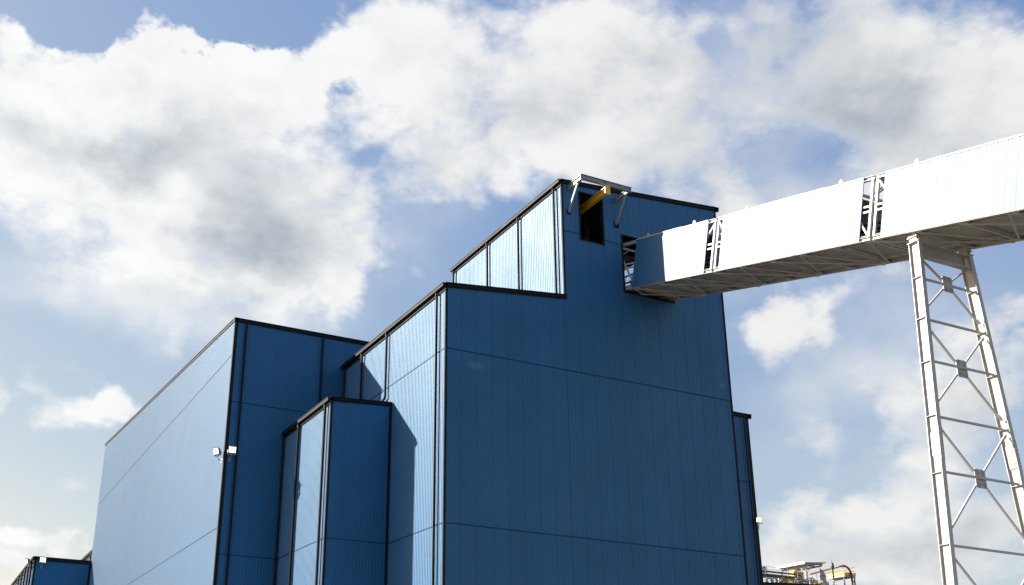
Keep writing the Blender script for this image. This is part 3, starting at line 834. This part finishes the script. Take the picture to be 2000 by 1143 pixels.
dens = blobs([
 # big cumulus, left
 (120,330,300,230,0,.75),(400,300,300,240,0,.7),(650,430,190,210,0,.75),(235,95,130,95,0,.5),(420,140,110,90,0,.4),
 (545,190,120,110,0,.35),(40,230,170,150,0,.45),(575,540,170,80,0,.65),(410,265,120,100,0,.5),(400,490,160,95,0,.5),(60,160,100,70,0,.35),(685,470,85,150,0,.42),(700,560,60,70,0,.28),(330,560,330,70,0,.35),(10,85,50,40,0,.4),(435,28,32,24,0,.42),
 # middle mass
 (760,110,190,160,0,.55),(960,130,300,190,0,.75),(1180,210,260,190,0,.75),(1000,330,220,100,0,.42),(1330,330,200,150,0,.62),(650,60,120,70,0,.3),
 (1430,420,130,90,0,.35),(850,330,110,100,0,.3),(1220,30,200,100,0,.4),
 # right grey masses
 (1570,20,240,120,0,.62),(1640,170,210,150,0,.62),(1900,120,230,200,0,.85),(1790,250,220,110,0,.5),(1980,250,160,120,0,.45),(1460,190,90,70,0,.25),(1720,350,120,80,0,.35),
 # lower right
 (1560,625,125,95,-15,.64),(1500,690,55,80,0,.55),(1700,560,200,45,-10,.28),(1950,720,140,110,0,.75),(1870,800,130,90,0,.65),(1430,600,60,90,0,.22),
 (1580,985,260,40,4,.46),(1780,950,280,40,-4,.42),(1850,890,220,45,0,.28),(1700,1085,480,90,0,.95),(1950,1010,150,50,0,.4),(1500,850,240,60,0,.2),
 # lower left
 (235,790,62,42,-20,.75),(120,800,100,36,-25,.5),(8,755,40,40,0,.6),(110,1055,150,30,-5,.62),(60,1115,130,28,0,.55),(40,985,120,14,0,.22),
 # clear patches
 (1390,65,40,40,0,-.55),(1435,105,45,40,0,-.6),(1490,300,50,55,0,-.38),(1590,265,40,30,0,-.3),(1545,350,50,30,0,-.3),(100,10,170,60,0,-.7),(680,165,40,50,0,-.3),(860,430,140,70,0,-.3),(480,25,180,55,0,-.35),(745,310,30,90,0,-.12),(950,470,190,60,0,-.3)],
 -.0)
# unseen cumulus added for reflections, kept off the sky behind to darken the fronts
fa = t.math('MULTIPLY', t.math('ABSOLUTE', t.math('SUBTRACT', az, R(29))), 1/R(36))
fe = t.math('MULTIPLY', t.math('ABSOLUTE', t.math('SUBTRACT', el, R(18))), 1/R(21))
away = t.smooth(t.math('MAXIMUM', fa, fe), .95, 1.35)
gen = t.smooth(t.noise(dirv, 3.1, 3, .5), .50, .68, 0, .8)
dens = t.math('ADD', dens, t.math('MULTIPLY', t.math('MULTIPLY', gen, away), t.smooth(sx.outputs[1], -.25, .25)))
sq = t.mapping(dirv, scale=(1,1,1.5))
n1 = t.noise(sq, 9, 9, .56)
n2 = t.noise(t.mapping(sq, loc=(S.x*.018, S.y*.018, .030)), 9, 9, .56)
n3 = t.noise(sq, 4.2, 3, .5)
bil = t.math('ABSOLUTE', t.math('SUBTRACT', t.noise(sq, 15, 7, .55), .5))
bil = t.math('MULTIPLY', t.math('SUBTRACT', bil, .075), 2.1)
D_ = t.math('ADD', dens, t.math('MULTIPLY_ADD', t.math('SUBTRACT', n1, .5), 2.3, bil))
crisp = blobs([(250,60,520,120,0,.7),(520,160,250,90,0,.4),(1565,620,130,90,0,.5),(240,790,80,60,0,.4),(120,1050,200,60,0,.4),(700,60,150,120,0,.3),(1960,650,90,60,0,.3)], 0.)
wide = t.math('MULTIPLY_ADD', crisp, -.75, .88)
al = t.math('DIVIDE', t.math('SUBTRACT', D_, .13), t.math('MAXIMUM', wide, .26))
alpha = t.smooth(al, 0, 1)
veil = blobs([(1580,230,330,330,0,.85),(1900,330,200,200,0,.3),(1700,860,430,330,0,.42),(340,610,420,70,0,.5),(430,420,430,260,0,.6),(1620,660,260,160,0,.4),(760,520,90,140,0,.22),(820,380,120,90,0,.3),(1450,560,160,120,0,.3),(120,560,200,70,0,.3)], 0.)
veil = t.math('MULTIPLY', veil, t.smooth(t.math('MULTIPLY_ADD', n1, .6, t.math('MULTIPLY', n3, .5)), .30, .75), clamp=True)
alpha = t.math('SUBTRACT', 1, t.math('MULTIPLY', t.math('SUBTRACT', 1, alpha), t.math('SUBTRACT', 1, veil)))
thick = t.smooth(D_, .3, 1.1)
grey = blobs([(170,300,200,65,0,.55),(420,330,190,120,0,.5),(600,430,190,150,0,.46),(340,590,260,55,0,.50),(480,480,140,90,0,.4),
 (960,255,200,75,0,.30),(1060,190,150,90,0,.18),(800,330,120,110,0,.3),(1350,330,170,140,0,.34),(1560,110,220,160,0,.85),(1680,260,210,120,0,.62),(1300,110,110,90,0,.25),
 (1980,270,130,60,0,.35),(1900,850,150,60,0,.3),(1700,1060,420,50,0,.40),(1560,950,200,20,0,.3),(1960,790,120,60,0,.25),(1480,560,120,60,0,.2),(1800,180,60,120,0,.2)], 0.)
relief = t.math('MULTIPLY', t.math('SUBTRACT', n2, n1), 2.2)
sh = t.math('ADD', t.math('MULTIPLY', grey, 1.25), relief)
sh = t.math('ADD', sh, t.math('MULTIPLY', t.math('SUBTRACT', n3, .5), .55))
sh = t.math('MULTIPLY_ADD', bil, -.42, sh)
sh = t.math('MULTIPLY', sh, t.math('ADD', t.math('MULTIPLY', thick, .75), .25))
sh = t.smooth(sh, -.25, 1.55)
k = 2**-EXPO
warm = t.mix(t.smooth(az, R(5), R(50)), c4((1.0*k,1.0*k,.985*k)), c4((.90*k,.895*k,.88*k)))
ccol = t.mix(sh, warm, c4((.40*k,.45*k,.51*k)))
bc = t.add('ShaderNodeBackground'); t.l.new(ccol, bc.inputs[0]); bc.inputs[1].default_value = 1
mx = t.add('ShaderNodeMixShader')
below = t.smooth(el, R(-1), R(1))
t.l.new(t.math('MULTIPLY', t.math('MULTIPLY', alpha, .96), below), mx.inputs[0]); t.l.new(bg.outputs[0], mx.inputs[1]); t.l.new(bc.outputs[0], mx.inputs[2])
t.l.new(mx.outputs[0], out.inputs[0])
#SKY_END

scene.view_settings.view_transform = 'Standard'
scene.view_settings.look = 'None'
scene.view_settings.gamma = 1
scene.view_settings.exposure = EXPO
scene.cycles.max_bounces = 8
